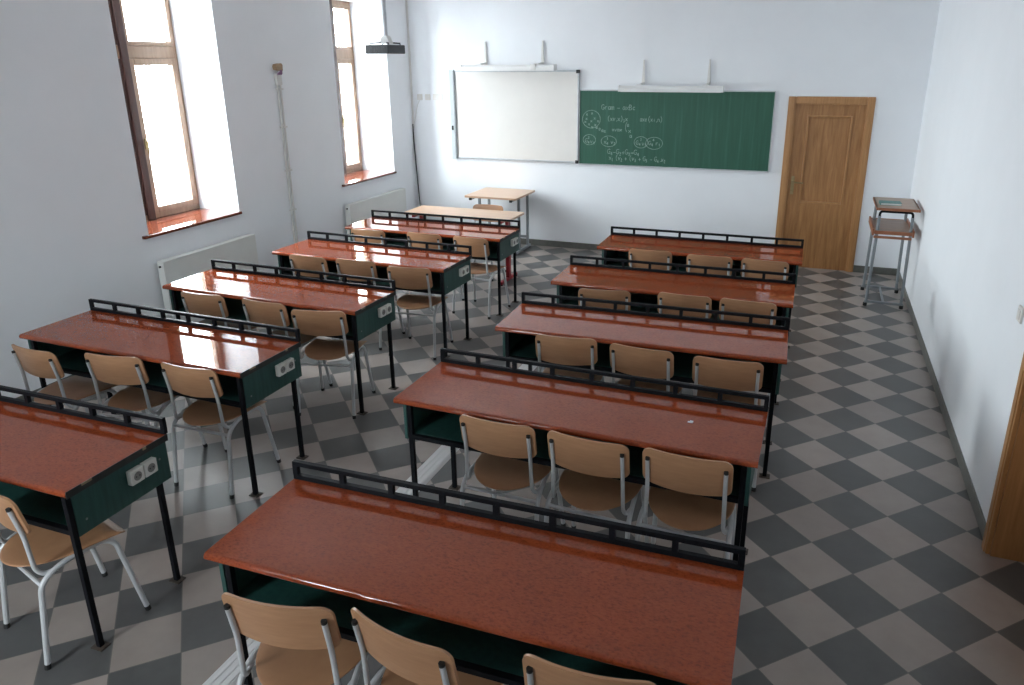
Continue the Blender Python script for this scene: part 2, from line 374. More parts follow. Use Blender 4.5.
# ------------------------------------------------------------------ bench desks
DD, DH, RH = 0.529, 0.797, 0.880
def make_desk(side, label):
    """origin at the front left foot; students sit at negative y.  side = end that carries the sockets"""
    DL = 1.798 if side > 0 else 1.820
    t = thing('bench_desk', label, 'desk', group='red-topped bench desks')
    # top with a rolled front edge
    prof = [(DD, DH-0.032), (DD, DH)]
    for k in range(9):
        a = PI/2 + PI*k/8; prof.append((0.016+math.cos(a)*0.016, DH-0.016+math.sin(a)*0.016))
    bm = B(); prism(bm, prof, 0.0, DL, 'x'); obj('tabletop', bm, 'red_top', t)
    if side > 0:
        bm = B(); bx(bm, DL, DL+0.004, 0.004, DD, DH-0.032, DH+0.0005, 0.001)
        e = obj('edge_band', bm, 'edge_black', t); e['label'] = 'black edge band on the end of the top'
        bm = B(); bx(bm, DL+0.003, DL+0.0048, 0.075, 0.125, DH-0.010, DH+0.001, 0.0006); bx(bm, DL+0.003, DL+0.0048, 0.385, 0.405, DH-0.012, DH+0.001, 0.0006)
        obj('edge_chip', bm, 'edge_chip', e)
    # box under the top
    zb, zt = 0.575, DH-0.0325
    il, ir = 0.045, (0.010 if side > 0 else 0.026)         # how far the panels stand in from the ends of the top
    for x0, yf in ((il, 0.018), (DL-ir-0.018, 0.030 if side > 0 else 0.018)):
        bm = B(); bx(bm, x0, x0+0.018, yf, DD-0.006, zb-0.010, zt, 0.0015)
        o = obj('side_panel', bm, 'green_lam', t)
        xo = x0-0.0015 if x0 < 1 else x0+0.018
        for (yy, zz) in ((0.075, zb+0.05), (DD-0.055, zb+0.115)):
            bm = B(); cyl(bm, (yy, zz), 0.0055, xo, xo+0.0015, 10, 'x'); obj('screw', bm, 'steel', o)
    bm = B(); bx(bm, il+0.018, DL-ir-0.018, DD-0.022, DD-0.006, zb, zt, 0.001); obj('back_panel', bm, 'green_lam', t)
    bm = B(); bx(bm, il+0.018, DL-ir-0.018, 0.046, DD-0.022, zb, zb+0.016, 0.001); obj('shelf', bm, 'green_lam', t)
    bm = B()
    for (a, b, c, d) in ((il+0.043, DL-ir-(0.026 if side > 0 else 0.043), 0.020, 0.046), ):
        bx(bm, a, b, c, d, zb-0.008, zb+0.016, 0.002)
    obj('front_rail', bm, 'black_paint', t)
    # legs with foot plates
    li = il+0.018+0.0135
    fr = (DL-0.024, 0.018) if side > 0 else (DL-ir-0.0315, 0.034)
    for (x, y, ztop) in ((li, 0.034, zt), (fr[0], fr[1], zt), (li, DD-0.052, zt), (DL-(0.042 if side > 0 else ir+0.0315), DD-0.055, zt)):
        bm = B(); bx(bm, x-0.0125, x+0.0125, y-0.0125, y+0.0125, 0.004, ztop, 0.004)
        l = obj('leg', bm, 'black_paint', t)
        bm = B(); bx(bm, x-0.032, x+0.032, y-0.026, y+0.026, 0.0, 0.006, 0.002); cyl(bm, (x-0.022, y), 0.006, 0.006, 0.010, 8); cyl(bm, (x+0.022, y), 0.006, 0.006, 0.010, 8)
        obj('foot_plate', bm, 'plate', l)
    # rail along the back edge of the top
    bm = B(); y0, y1 = DD-0.012, DD+0.010
    bx(bm, 0.0, DL, y0, y1, RH-0.020, RH, 0.003); bx(bm, 0.0, DL, y0, y1, DH, DH+0.022, 0.003)
    for k in range(9):
        x = k*(DL-0.022)/8
        bx(bm, x, x+0.022, y0+0.001, y1-0.001, DH+0.018, RH-0.016)
    obj('guard_rail', bm, 'black_paint', t)
    # twin power sockets on the aisle end
    for k in range(2):
        yc = 0.325 + 0.075*k if side > 0 else 0.20+0.075*k
        zc = zb+0.118
        xf = DL-ir if side > 0 else il
        s = 1 if side > 0 else -1
        def X(a, b): return (xf+s*a, xf+s*b) if s > 0 else (xf+s*b, xf+s*a)
        bm = B(); bx(bm, *X(0.0, 0.030), yc-0.035, yc+0.035, zc-0.035, zc+0.035, 0.005, 3)
        so = obj('power_socket', bm, 'white_plastic', t); so['label'] = 'white surface-mounted power socket'
        bm = B(); cyl(bm, (yc, zc), 0.021, *X(0.0295, 0.0312), 20, 'x'); obj('socket_recess', bm, 'dark_hole', so)
        bm = B(); 
        for dy in (-0.009, 0.009): cyl(bm, (yc+dy, zc), 0.0035, *X(0.031, 0.0318), 8, 'x')
        obj('socket_hole', bm, 'rubber', so)
    return t

ROWS_R = [(-2.474, -1.599, .029), (-2.503, -.270, -.009), (-2.440, .892, .034), (-2.448, 2.005, .016), (-2.423, 3.228, .014)]
ROWS_L = [(-5.095, -1.528, .018), (-5.279, -.283, -.005), (-5.283, .868, -.016), (-5.204, 2.05, -.018), (-5.196, 3.192, -.001)]
RANK = ['nearest the camera', 'second from the camera', 'third from the camera', 'fourth from the camera', 'farthest from the camera']
WHERE_R = ['nearest right-hand desk', 'second right-hand desk from the camera', 'third right-hand desk from the camera',
           'fourth right-hand desk from the camera', 'farthest right-hand desk, below the green board']
WHERE_L = ['nearest left-hand desk', 'second left-hand desk from the camera', 'third left-hand desk from the camera',
           'fourth left-hand desk from the camera', 'farthest left-hand desk, before the teacher\'s table']
for side, rows, word in ((-1, ROWS_R, 'right-hand'), (1, ROWS_L, 'left-hand')):
    proto = None
    for i, (x, y, r) in enumerate(rows):
        lab = 'red-topped bench desk with black rail, %s of the five %s desks' % (RANK[i], word)
        if proto is None: proto = d = make_desk(side, lab)
        else: d = copy_tree(proto)
        d['label'] = lab
        d.location = (x, y, 0); d.rotation_euler = (0, 0, r)

# ------------------------------------------------------------------ plywood chairs
def make_chair():
    """origin on the floor under the seat centre, sitter looks towards +y"""
    t = thing('school_chair', '', 'chair', group='plywood school chairs')
    # seat: round at the rear, square at the front, dished, front edge rolled down
    ol = []
    for k in range(25):
        a = PI + PI*k/24
        ol.append((0.203*math.cos(a), 0.060 + 0.265*math.sin(a)))
    fr = []
    for (cx, cy, a0) in ((0.177, 0.190, 0), (-0.177, 0.190, PI/2)):
        for k in range(6):
            a = a0 + PI/2*k/5; fr.append((cx+0.026*math.cos(a), cy+0.026*math.sin(a)))
    ol += fr
    bm = B()
    def zs(x, y):
        z = 0.456 + 0.010*(abs(x)/0.2)**2.2 - 0.004*math.exp(-((y+0.03)/0.12)**2)
        if y > 0.12: z -= 0.020*((y-0.12)/0.09)**2
        return z
    rings_t, rings_b = [], []
    for s in (1.0, 0.96, 0.8, 0.6, 0.4, 0.2):
        rings_t.append([bm.verts.new((x*s, 0.02+(y-0.02)*s, zs(x*s, 0.02+(y-0.02)*s) - (0.004 if s == 1.0 else 0))) for x, y in ol])
        rings_b.append([bm.verts.new((x*s, 0.02+(y-0.02)*s, zs(x*s, 0.02+(y-0.02)*s) - 0.011 + (0.004 if s == 1.0 else 0))) for x, y in ol])
    n = len(ol)
    for R, flip in ((rings_t, 0), (rings_b, 1)):
        for a, b in zip(R, R[1:]):
            for k in range(n):
                bm.faces.new((a[k], a[(k+1) % n], b[(k+1) % n], b[k]))
        c = bm.verts.new((0, 0.02, zs(0, 0.02) - 0.011*flip))
        for k in range(n): bm.faces.new((R[-1][k], R[-1][(k+1) % n], c))
    for k in range(n): bm.faces.new((rings_t[0][k], rings_t[0][(k+1) % n], rings_b[0][(k+1) % n], rings_b[0][k]))
    obj('seat', bm, 'beech', t, 50)
    # backrest: bent plywood, corners rounded, top edge a little crowned
    W, Z1, Z0 = 0.199, 0.814, 0.630
    def yb(x, z): return -0.204 + 0.034*(x/W)**2 + 0.036*(Z1-z)/(Z1-Z0)
    bm = B(); cols = []
    xs = [W*math.sin(PI/2*(-1+2*k/36)) for k in range(37)]
    def inset(x, r):
        d = W-abs(x)
        return 0 if d >= r else r - math.sqrt(max(0, r*r-(r-d)**2))
    for x in xs:
        zt = Z1 + 0.004*(1-(x/W)**2) - inset(x, 0.042); zb_ = Z0 - 0.012*(1-(x/W)**2) + inset(x, 0.030)
        col = [(x, zb_ + (zt-zb_)*j/8) for j in range(9)]
        cols.append(col)
    th = 0.0105
    F = [[bm.verts.new((x, yb(x, z)+th/2, z)) for x, z in c] for c in cols]
    Bk = [[bm.verts.new((x, yb(x, z)-th/2, z)) for x, z in c] for c in cols]
    for G in (F, Bk):
        for a, b in zip(G, G[1:]):
            for j in range(8): bm.faces.new((a[j], b[j], b[j+1], a[j+1]))
    m = len(cols)
    for i in range(m-1):
        for j in (0, 8): bm.faces.new((F[i][j], F[i+1][j], Bk[i+1][j], Bk[i][j]))
    for i in (0, m-1):
        for j in range(8): bm.faces.new((F[i][j], F[i][j+1], Bk[i][j+1], Bk[i][j]))
    bo = obj('backrest', bm, 'beech', t, 50)
    # tubular frame
    for s in (-1, 1):
        r = 0.0120
        pts = fillet([(s*0.209, -0.200, 0.012), (s*0.205, -0.150, 0.400), (s*0.200, -0.070, 0.442), (s*0.186, 0.05, 0.443)], 0.045, 6)
        bm = B(); tube(bm, pts, r, 10); lg = obj('leg', bm, 'grey_paint', t)
        bm = B(); tube(bm, [(s*0.2093, -0.2015, 0.0), (s*0.2087, -0.1985, 0.024)], 0.0132, 10); obj('rubber_foot', bm, 'rubber', lg)
        pts = fillet([(s*0.186, 0.05, 0.443), (s*0.180, 0.125, 0.441), (s*0.186, 0.165, 0.405), (s*0.208, 0.232, 0.012)], 0.045, 6)
        bm = B(); tube(bm, pts, r, 10); lg = obj('leg', bm, 'grey_paint', t)
        bm = B(); tube(bm, [(s*0.2083, 0.2335, 0.0), (s*0.2070, 0.2295, 0.024)], 0.0132, 10); obj('rubber_foot', bm, 'rubber', lg)
        # upright carrying the backrest, its foot runs forward under the seat rail
        xk = 0.172
        yt = yb(xk, 0.757)-th/2-0.0085
        yk = yb(xk, 0.632)-th/2-0.0085
        pts = fillet([(s*xk, yt, 0.759), (s*xk, yk, 0.625), (s*(xk+0.004), yk+0.008, 0.455), (s*(xk+0.014), yk+0.030, 0.424), (s*(xk+0.022), -0.075, 0.424)], 0.04, 6)
        bm = B(); tube(bm, pts, 0.0098, 10); up = obj('back_upright', bm, 'grey_paint', t)
        bm = B(); tube(bm, [(s*xk, yt, 0.756), (s*xk, yt-0.001, 0.768)], 0.0102, 10); obj('end_cap', bm, 'rubber', up)
    bm = B(); tube(bm, [(-0.202, -0.148, 0.388), (0.202, -0.148, 0.388)], 0.009, 8); obj('crossbar', bm, 'grey_paint', t)
    bm = B(); tube(bm, [(-0.184, 0.09, 0.437), (0.184, 0.09, 0.437)], 0.008, 8); obj('crossbar', bm, 'grey_paint', t)
    return t

CH_R = [[(-2.092, -1.542, .155), (-1.603, -1.510, -.163), (-1.054, -1.452, .069)],
        [(-1.893, -.162, -.013), (-1.426, -.174, -.050), (-.976, -.169, -.015)],
        [(-1.954, 1.020, .101), (-1.442, 1.001, -.058), (-.946, .989, .041)],
        [(-2.000, 2.055, .140), (-1.384, 2.138, -.020), (-.930, 2.145, -.029)],
        [(-1.915, 3.368, .021), (-1.377, 3.341, .014), (-.893, 3.347, -.067)]]
CH_L = [[(-3.575, -1.402, -.252)],
        [(-4.927, -.270, -.048), (-4.399, -.187, .144), (-3.827, -.157, .024)],
        [(-4.808, .953, .037), (-4.229, .957, -.031), (-3.767, .913, .241)],
        [(-4.748, 2.144, -.018), (-4.273, 2.174, .032), (-3.719, 2.115, .117)],
        [(-4.850, 3.256, .022), (-4.205, 3.298, -.028), (-3.669, 3.287, -.098)]]
chair0 = make_chair(); first = True
POS = ['left', 'middle', 'right']
for CH, where in ((CH_R, WHERE_R), (CH_L, WHERE_L)):
    for i, row in enumerate(CH):
        for j, (x, y, r) in enumerate(row):
            c = chair0 if first else copy_tree(chair0); first = False
            c.location = (x, y, 0); c.rotation_euler = (0, 0, r)
            p = POS[j] if len(row) == 3 else 'only visible'
            c['label'] = 'beech plywood chair, %s one at the %s' % (p, where[i])
c = copy_tree(chair0); c.location = (-4.205, 4.535, 0); c.rotation_euler = (0, 0, PI)
c['label'] = 'beech plywood chair behind the red-legged table, its back to the front wall'
del c['group']

# ------------------------------------------------------------------ teacher's tables
def slab(bm, x0, x1, y0, y1, z0, z1, r=0.02):
    ol = []
    for (cx, cy, a0) in ((x1-r, y1-r, 0), (x0+r, y1-r, PI/2), (x0+r, y0+r, PI), (x1-r, y0+r, 1.5*PI)):
        for k in range(5):
            a = a0+PI/2*k/4; ol.append((cx+r*math.cos(a), cy+r*math.sin(a)))
    return prism(bm, ol, z0, z1, 'z')

t = thing('teacher_table', 'light wood table on red metal T-legs, behind the farthest left-hand desk', 'table', (-4.375, 4.385, 0))
bm = B(); slab(bm, -0.675, 0.675, -0.235, 0.235, 0.755, 0.780); obj('tabletop', bm, 'light_wood', t)
for s in (-1, 1):
    x = s*0.557
    bm = B(); bx(bm, x-0.020, x+0.020, -0.035, 0.035, 0.03, 0.735, 0.006)
    for zz in range(9): cyl(bm, (0.0, 0.12+zz*0.068), 0.007, x-0.0212, x+0.0212, 8, 'x')
    l = obj('leg', bm, 'red_paint', t)
    bm = B(); bx(bm, x-0.022, x+0.022, -0.245, 0.225, 0.012, 0.050, 0.010); f = obj('foot_bar', bm, 'red_paint', l)
    bm = B(); bx(bm, x-0.018, x+0.018, -0.240, -0.205, 0.0, 0.016, 0.003); bx(bm, x-0.018, x+0.018, 0.185, 0.220, 0.0, 0.016, 0.003); obj('glide', bm, 'rubber', l)
    bm = B(); bx(bm, x-0.018, x+0.018, -0.215, 0.215, 0.725, 0.755, 0.004); obj('top_bracket', bm, 'red_paint', t)
bm = B(); bx(bm, -0.540, 0.540, -0.012, 0.012, 0.60, 0.66, 0.004); obj('crossbar', bm, 'red_paint', t)

t = thing('side_table', 'tall light wood table on grey steel legs against the front wall', 'table', (-4.475, 5.700, 0))
bm = B(); slab(bm, -0.365, 0.365, -0.35, 0.35, 0.765, 0.790, 0.015); obj('tabletop', bm, 'light_wood', t)
for s in (-1, 1):
    x = s*0.285
    for y in (-0.055, 0.255):
        bm = B(); bx(bm, x-0.016, x+0.016, y-0.016, y+0.016, 0.03, 0.735, 0.004); obj('leg', bm, 'steel', t)
    bm = B(); bx(bm, x-0.020, x+0.020, -0.20, 0.33, 0.010, 0.045, 0.006); f = obj('foot_bar', bm, 'steel', t)
    bm = B(); bx(bm, x-0.018, x+0.018, -0.195, -0.165, 0.0, 0.014, 0.003); bx(bm, x-0.018, x+0.018, 0.29, 0.32, 0.0, 0.014, 0.003); obj('glide', bm, 'rubber', f)
    bm = B(); bx(bm, x-0.016, x+0.016, -0.335, 0.335, 0.735, 0.765, 0.004); br = obj('top_bracket', bm, 'steel', t)
    bm = B(); bx(bm, x-0.018, x+0.018, -0.345, -0.325, 0.732, 0.764, 0.003); obj('end_cap', bm, 'rubber', br)
bm = B(); bx(bm, -0.27, 0.27, 0.245, 0.265, 0.14, 0.175, 0.003); obj('stretcher', bm, 'steel', t)

# ------------------------------------------------------------------ old two-tier school desk in the corner
t = thing('school_desk', 'narrow two-tier wooden desk on thin grey steel frame beside the right wall', 'desk', (0.222, 5.095, 0))
ZT = 1.035
bm = B(); slab(bm, -0.185, 0.205, -0.315, 0.335, ZT-0.022, ZT, 0.012); tp = obj('top_board', bm, 'desk_top_old', t)
bm = B()
for q in ((-0.190, -0.170, -0.32, 0.34), (0.190, 0.210, -0.32, 0.34), (-0.170, 0.190, -0.32, -0.300), (-0.170, 0.190, 0.320, 0.34)):
    bx(bm, q[0], q[1], q[2], q[3], ZT-0.026, ZT, 0.003)
obj('rim', bm, 'desk_rim_old', tp)
ZS = 0.800
bm = B(); slab(bm, -0.195, 0.180, -0.330, 0.345, ZS-0.018, ZS, 0.012); sh = obj('shelf_board', bm, 'desk_top_old', t)
bm = B()
bx(bm, -0.200, -0.182, -0.335, 0.35, ZS-0.045, ZS+0.022, 0.004); bx(bm, 0.167, 0.185, -0.335, 0.35, ZS-0.045, ZS+0.022, 0.004)
bx(bm, -0.182, 0.167, -0.335, -0.318, ZS-0.030, ZS+0.006, 0.004); bx(bm, -0.182, 0.167, -0.320, -0.305, ZS-0.075, ZS-0.050, 0.004); bx(bm, -0.182, 0.167, 0.335, 0.35, ZS-0.030, ZS+0.006, 0.004)
obj('rim', bm, 'desk_rim_old', sh)
for y in (-0.297, 0.283):
    bm = B(); pts = fillet([(-0.150, y, 0.93), (-0.150, y, ZT-0.038), (0.150, y, ZT-0.038), (0.150, y, 0.93)], 0.04, 6)
    tube(bm, pts, 0.012, 8); u = obj('top_hoop', bm, 'black_paint', t)
    for x in (-0.150, 0.150):
        bm = B(); tube(bm, [(x*1.10, y, 0.045), (x, y, 0.95)], 0.015, 10); obj('leg', bm, 'steel', t)
    bm = B(); bx(bm, -0.185, 0.185, y-0.013, y+0.013, 0.032, 0.058, 0.004); fb = obj('foot_bar', bm, 'steel', t)
    for x in (-0.172, 0.172):
        bm = B(); cyl(bm, (x, y), 0.020, 0.0, 0.034, 12); obj('rubber_foot', bm, 'rubber', fb)
bm = B(); bx(bm, -0.01, 0.01, -0.285, 0.27, 0.036, 0.054, 0.003); obj('stretcher', bm, 'steel', t)
t = thing('book', 'thin teal book lying on the two-tier desk in the corner', 'book', (0.172, 5.02, ZT), 0.05)
bm = B(); bx(bm, -0.10, 0.10, -0.075, 0.075, 0.0, 0.004, 0.0015); bx(bm, -0.10, 0.10, -0.075, 0.075, 0.020, 0.024, 0.0015); bx(bm, -0.10, -0.095, -0.075, 0.075, 0.0, 0.024, 0.0015); obj('cover', bm, 'teal', t)
bm = B(); bx(bm, -0.094, 0.094, -0.070, 0.070, 0.004, 0.020); obj('pages', bm, 'paper', t)

# ------------------------------------------------------------------ boards on the front wall
X0, X1, Z0, Z1 = -5.301, -3.519, 1.170, 2.342
t = thing('whiteboard', 'white marker board in aluminium frame, left of the green chalkboard', 'whiteboard', ((X0+X1)/2, YF, Z0))
w, h = (X1-X0)/2, Z1-Z0
bm = B(); bx(bm, -w+0.012, w-0.012, -0.032, 0.0, 0.012, h-0.012); obj('board_surface', bm, 'board_white', t)
bm = B()
for q in ((-w, w, 0, 0.020), (-w, w, h-0.020, h), (-w, -w+0.020, 0.02, h-0.02), (w-0.020, w, 0.02, h-0.02)):
    bx(bm, q[0], q[1], -0.042, 0.0, q[2], q[3], 0.004)
obj('board_frame', bm, 'aluminium', t)
for x, z in ((w-0.018, 0.016), (w-0.018, h-0.016)):
    bm = B(); bx(bm, x-0.022, x+0.022, -0.047, -0.0, z-0.022, z+0.022, 0.008); obj('corner_cap', bm, 'rubber', t)
bm = B(); bx(bm, -w-0.065, -w-0.004, -0.055, 0.0, -0.01, h+0.01, 0.008); sb = obj('sensor_bar', bm, 'bar_grey', t)
bm = B(); bx(bm, -w-0.006, -w+0.014, -0.058, -0.0, 0.0, h, 0.003); obj('dark_strip', bm, 'steel', sb)
bm = B(); bx(bm, -w-0.050, -w-0.022, -0.062, -0.05, 0.385, 0.445, 0.004); obj('sensor_button', bm, 'rubber', sb)

GX0, GX1, GZ0, GZ1 = -3.515, -1.106, 1.154, 2.105
t = thing('chalkboard', 'wide green chalkboard with chalk writing at its left side', 'chalkboard', ((GX0+GX1)/2, YF, GZ0))
gw, gh = (GX1-GX0)/2, GZ1-GZ0
bm = B(); bx(bm, -gw+0.006, gw-0.006, -0.026, 0.0, 0.008, gh-0.008); obj('writing_surface', bm, 'green_board', t)
bm = B()
for q in ((-gw, gw, 0, 0.014), (-gw, gw, gh-0.014, gh), (-gw, -gw+0.010, 0.014, gh-0.014), (gw-0.010, gw, 0.014, gh-0.014)):
    bx(bm, q[0], q[1], -0.032, 0.0, q[2], q[3], 0.003)
obj('board_frame', bm, 'aluminium', t)
# chalk strokes: a small one-line alphabet, drawn in pixels of the board's own left part
GL = {
 'G': [[(.9,.85),(.6,1),(.2,.85),(.05,.5),(.2,.1),(.6,0),(.9,.2),(.9,.45),(.6,.45)]], 'r': [[(.2,0),(.2,.6)],[(.2,.4),(.5,.6),(.8,.55)]],
 'a': [[(.8,.6),(.3,.6),(.1,.3),(.3,0),(.7,.1),(.8,.6),(.85,0)]], 'm': [[(.05,0),(.1,.6)],[(.1,.5),(.3,.6),(.45,.5),(.45,0)],[(.45,.5),(.7,.6),(.85,.5),(.9,0)]],
 'B': [[(.1,0),(.1,1),(.6,.95),(.7,.7),(.5,.52),(.1,.5)],[(.5,.52),(.85,.3),(.6,0),(.1,0)]], 'c': [[(.8,.5),(.5,.6),(.2,.4),(.2,.1),(.5,0),(.8,.1)]],
 'e': [[(.15,.3),(.8,.35),(.6,.6),(.3,.55),(.15,.3),(.3,0),(.8,.1)]], 'x': [[(.1,0),(.85,.6)],[(.1,.6),(.85,0)]], 'v': [[(.1,.6),(.4,0),(.85,.6)]],
 's': [[(.8,.55),(.4,.6),(.25,.42),(.7,.2),(.5,0),(.1,.05)]], 'i': [[(.5,0),(.5,.55)]], 'n': [[(.1,0),(.15,.6)],[(.15,.45),(.5,.6),(.75,.5),(.8,0)]],
 '(': [[(.7,1.1),(.35,.7),(.35,.2),(.7,-.2)]], ')': [[(.3,1.1),(.65,.7),(.65,.2),(.3,-.2)]], '=': [[(.1,.4),(.9,.4)],[(.1,.2),(.9,.2)]], '-': [[(.1,.3),(.9,.3)]],
 '+': [[(.1,.3),(.9,.3)],[(.5,.6),(.5,0)]], '1': [[(.3,.8),(.5,1),(.5,0)]], '2': [[(.2,.8),(.5,1),(.8,.75),(.2,0),(.85,0)]], '3': [[(.2,.95),(.6,1),(.7,.75),(.4,.55),(.8,.3),(.5,0),(.15,.1)]],
 '4': [[(.7,0),(.7,1),(.1,.35),(.9,.35)]], '5': [[(.8,1),(.3,1),(.25,.6),(.7,.55),(.75,.15),(.2,0)]], ',': [[(.5,.05),(.4,-.15)]], '.': [[(.45,0),(.55,.06)]], ' ': []}
strokes = []
def write(u, v, text, size, wide=0.72):
    """u, v: start of the baseline on the board, metres from its left and bottom edge"""
    for chx in text:
        sz = size*0.62 if chx in '12345' else size
        dv = -size*0.28 if chx in '12345' else 0
        for st in GL.get(chx, []): strokes.append([(u+a*sz*wide, v+dv+b*sz) for a, b in st])
        u += size*wide*(0.75 if chx in '12345., ' else 1.05)
def ring(cu, cv, ru, rv, a0=0.2, a1=6.6, n=22):
    strokes.append([(cu+ru*math.cos(a0+(a1-a0)*k/n), cv+rv*math.sin(a0+(a1-a0)*k/n)) for k in range(n+1)])
K_ = 0.00167
def UV(px, py): return (px-12)*K_*0.92, (662-py)*K_*0.82        # from the enlarged view of the writing
def wr(px, py, s, size, wide=0.72):
    u, v = UV(px, py); write(u, v, s, size, wide)
def flush(name):
    bm = B(); wd = 0.0030
    for st in strokes:
        for (u0, v0), (u1, v1) in zip(st, st[1:]):
            a, b = Vector((u0-gw, 0, v0)), Vector((u1-gw, 0, v1)); d = b-a
            if d.length < 1e-5: continue
            nrm = Vector((-d.z, 0, d.x)).normalized()*wd; e = d.normalized()*wd*0.6
            vs = [bm.verts.new((p.x, yy, p.z)) for yy in (-0.0262, -0.0270) for p in (a-e+nrm, a-e-nrm, b+e-nrm, b+e+nrm)]
            bm.faces.new(vs[4:8]); bm.faces.new(vs[0:4])
            for k in range(4): bm.faces.new((vs[k], vs[(k+1) % 4], vs[4+(k+1) % 4], vs[4+k]))
    strokes.clear()
    o = obj(name, bm, 'chalk', t); o['label'] = 'white chalk on the green board'
for args in ((205, 145, 'Gram - axBc', 0.062, 0.66), (258, 245, '(xv,x)3x', 0.056, 0.62), (535, 245, 'axe', 0.056, 0.52), (600, 245, '(xi,n)', 0.056, 0.56), (265, 550, 'G4-G2+G3=G4', 0.062, 0.66),
             (280, 605, 'x1 (v2 + (v3 + G5 - G4.x2', 0.058, 0.58)):
    wr(*args); flush('chalk_line')
wr(300, 340, 'xvax', 0.045); wr(405, 330, '(', 0.09, 0.5); wr(425, 295, 'e', 0.05); wr(440, 350, 'x', 0.05); wr(450, 395, 'a', 0.05); flush('chalk_line')
for (px, py, rx, ry), inner in (
    ((120, 235, 78, 82), [(80, 195, 'x'), (125, 185, 'x'), (78, 235, 'x'), (148, 230, 'x'), (68, 262, 'x'), (120, 255, 'x'), (178, 255, 'x'), (100, 285, 'x'), (155, 290, 'x'), (128, 312, 'x'), (165, 315, 'e'), (190, 330, 'e'), (215, 343, 'e'), (235, 350, 'e')]),
    ((105, 425, 55, 48), [(75, 445, 'G4'), (100, 400, '2'), (120, 450, 'v4')]), ((275, 435, 66, 50), [(240, 450, 'x4'), (265, 405, '1'), (300, 450, 'v3')]),
    ((550, 435, 58, 52), [(515, 450, 'G4'), (550, 405, '3'), (565, 455, 'v5')]), ((660, 440, 70, 55), [(620, 450, 'G4'), (655, 405, '4'), (680, 450, 'r1')])):
    u, v = UV(px, py); ring(u, v, rx*K_*0.92, ry*K_*0.82)
    for ix, iy, s_ in inner: wr(ix-8, iy+6, s_, 0.036 if s_ == 'x' else 0.050)
    flush('chalk_diagram')

# ---- lamps above the boards
def board_lamp(x0, x1, zb, rods, rod_top, label):
    c = (x0+x1)/2
    t = thing('board_lamp', label, 'lamp', (c, YF, zb), group='lamps above the boards')
    h = (x1-x0)/2
    bm = B()
    prof = [(-0.300, 0.0), (-0.190, 0.0), (-0.190, 0.045), (-0.215, 0.068), (-0.275, 0.068), (-0.300, 0.040)]
    prism(bm, prof, -h, h, 'x'); obj('housing', bm, 'lamp_white', t, 25)
    bm = B(); bx(bm, -h+0.02, h-0.02, -0.285, -0.205, -0.006, 0.002, 0.002); obj('reflector', bm, 'lamp_white', t)
    for s in (-1, 1):
        bm = B(); bx(bm, s*h-0.006, s*h+0.006, -0.304, -0.186, -0.003, 0.071, 0.003); obj('end_plate', bm, 'lamp_white', t)
    for rx in rods:
        x = rx-c; zt_ = rod_top-zb
        bm = B(); prism(bm, [(x-0.007, zt_), (x-0.020, 0.070), (x+0.020, 0.070), (x+0.007, zt_)], -0.022, -0.002, 'y')
        a = obj('support_arm', bm, 'conduit', t)
        bm = B(); prism(bm, [(-0.002, 0.069), (-0.255, 0.069), (-0.255, 0.080), (-0.002, 0.100)], x-0.012, x+0.012, 'x'); obj('bracket', bm, 'conduit', a)
        bm = B(); prism(bm, [(x-0.050, 0.066), (x+0.050, 0.066), (x+0.018, 0.084), (x-0.018, 0.084)], -0.262, -0.228, 'y'); obj('clamp', bm, 'lamp_white', a)
    return t
a = board_lamp(-5.060, -3.770, 2.345, (-4.830, -4.022), 2.705, 'white tube lamp on two arms above the whiteboard')
bm = B(); bx(bm, 0.33, 0.40, -0.306, -0.19, 0.008, 0.076, 0.004); obj('junction_cover', bm, 'conduit', a)
board_lamp(-2.930, -1.687, 2.095, (-2.690, -1.892), 2.462, 'white tube lamp on two arms above the green chalkboard')

# ---- sockets, switch, cables
def wall_plate(name, label, cat, loc, rz, wd_, hh, rocker, group=None):
    t = thing(name, label, cat, loc, rz, group)
    bm = B(); bx(bm, -wd_/2, wd_/2, -0.012, 0.0, -hh/2, hh/2, 0.004); obj('cover_plate', bm, 'white_plastic', t)
    bm = B()
    if rocker: bx(bm, -wd_*0.28, wd_*0.28, -0.016, -0.010, -hh*0.30, hh*0.30, 0.002); obj('rocker', bm, 'white_plastic', t)
    else: cyl(bm, (0, 0), 0.022, -0.0135, -0.0115, 16, 'y'); obj('socket_recess', bm, 'conduit', t)
    return t
wall_plate('wall_socket', 'small white socket on the front wall, leftmost of three by the corner', 'socket', (-5.858, YF, 1.99), 0, 0.08, 0.08, False, 'sockets left of the whiteboard')
wall_plate('wall_socket', 'small white socket on the front wall, middle of three by the corner', 'socket', (-5.732, YF, 1.99), 0, 0.08, 0.08, False, 'sockets left of the whiteboard')
wall_plate('wall_socket', 'wider white socket on the front wall, nearest the whiteboard', 'socket', (-5.575, YF, 1.993), 0, 0.15, 0.08, False, 'sockets left of the whiteboard')
wall_plate('light_switch', 'white light switch on the right wall beside the wooden door', 'switch', (XR, 0.935, 1.213), -PI/2, 0.08, 0.08, True)
bm = B(); bx(bm, XL, XL+0.024, YF-0.017, YF, 1.56, ZC-0.01, 0.003); tag(obj('cable_duct', bm, 'conduit'), 'narrow pale duct running up the front left corner', 'duct')
bm = B(); tube(bm, fillet([(-5.985, YF-0.022, 1.62), (-5.982, YF-0.025, 1.35), (-5.950, YF-0.030, 0.75), (-5.925, YF-0.030, 0.30), (-5.90, YF-0.05, 0.02), (-5.6, YF-0.10, 0.010)], 0.2, 6), 0.0085, 8)
tag(obj('power_cable', bm, 'cable_black'), 'black cable hanging down the front left corner', 'cable')
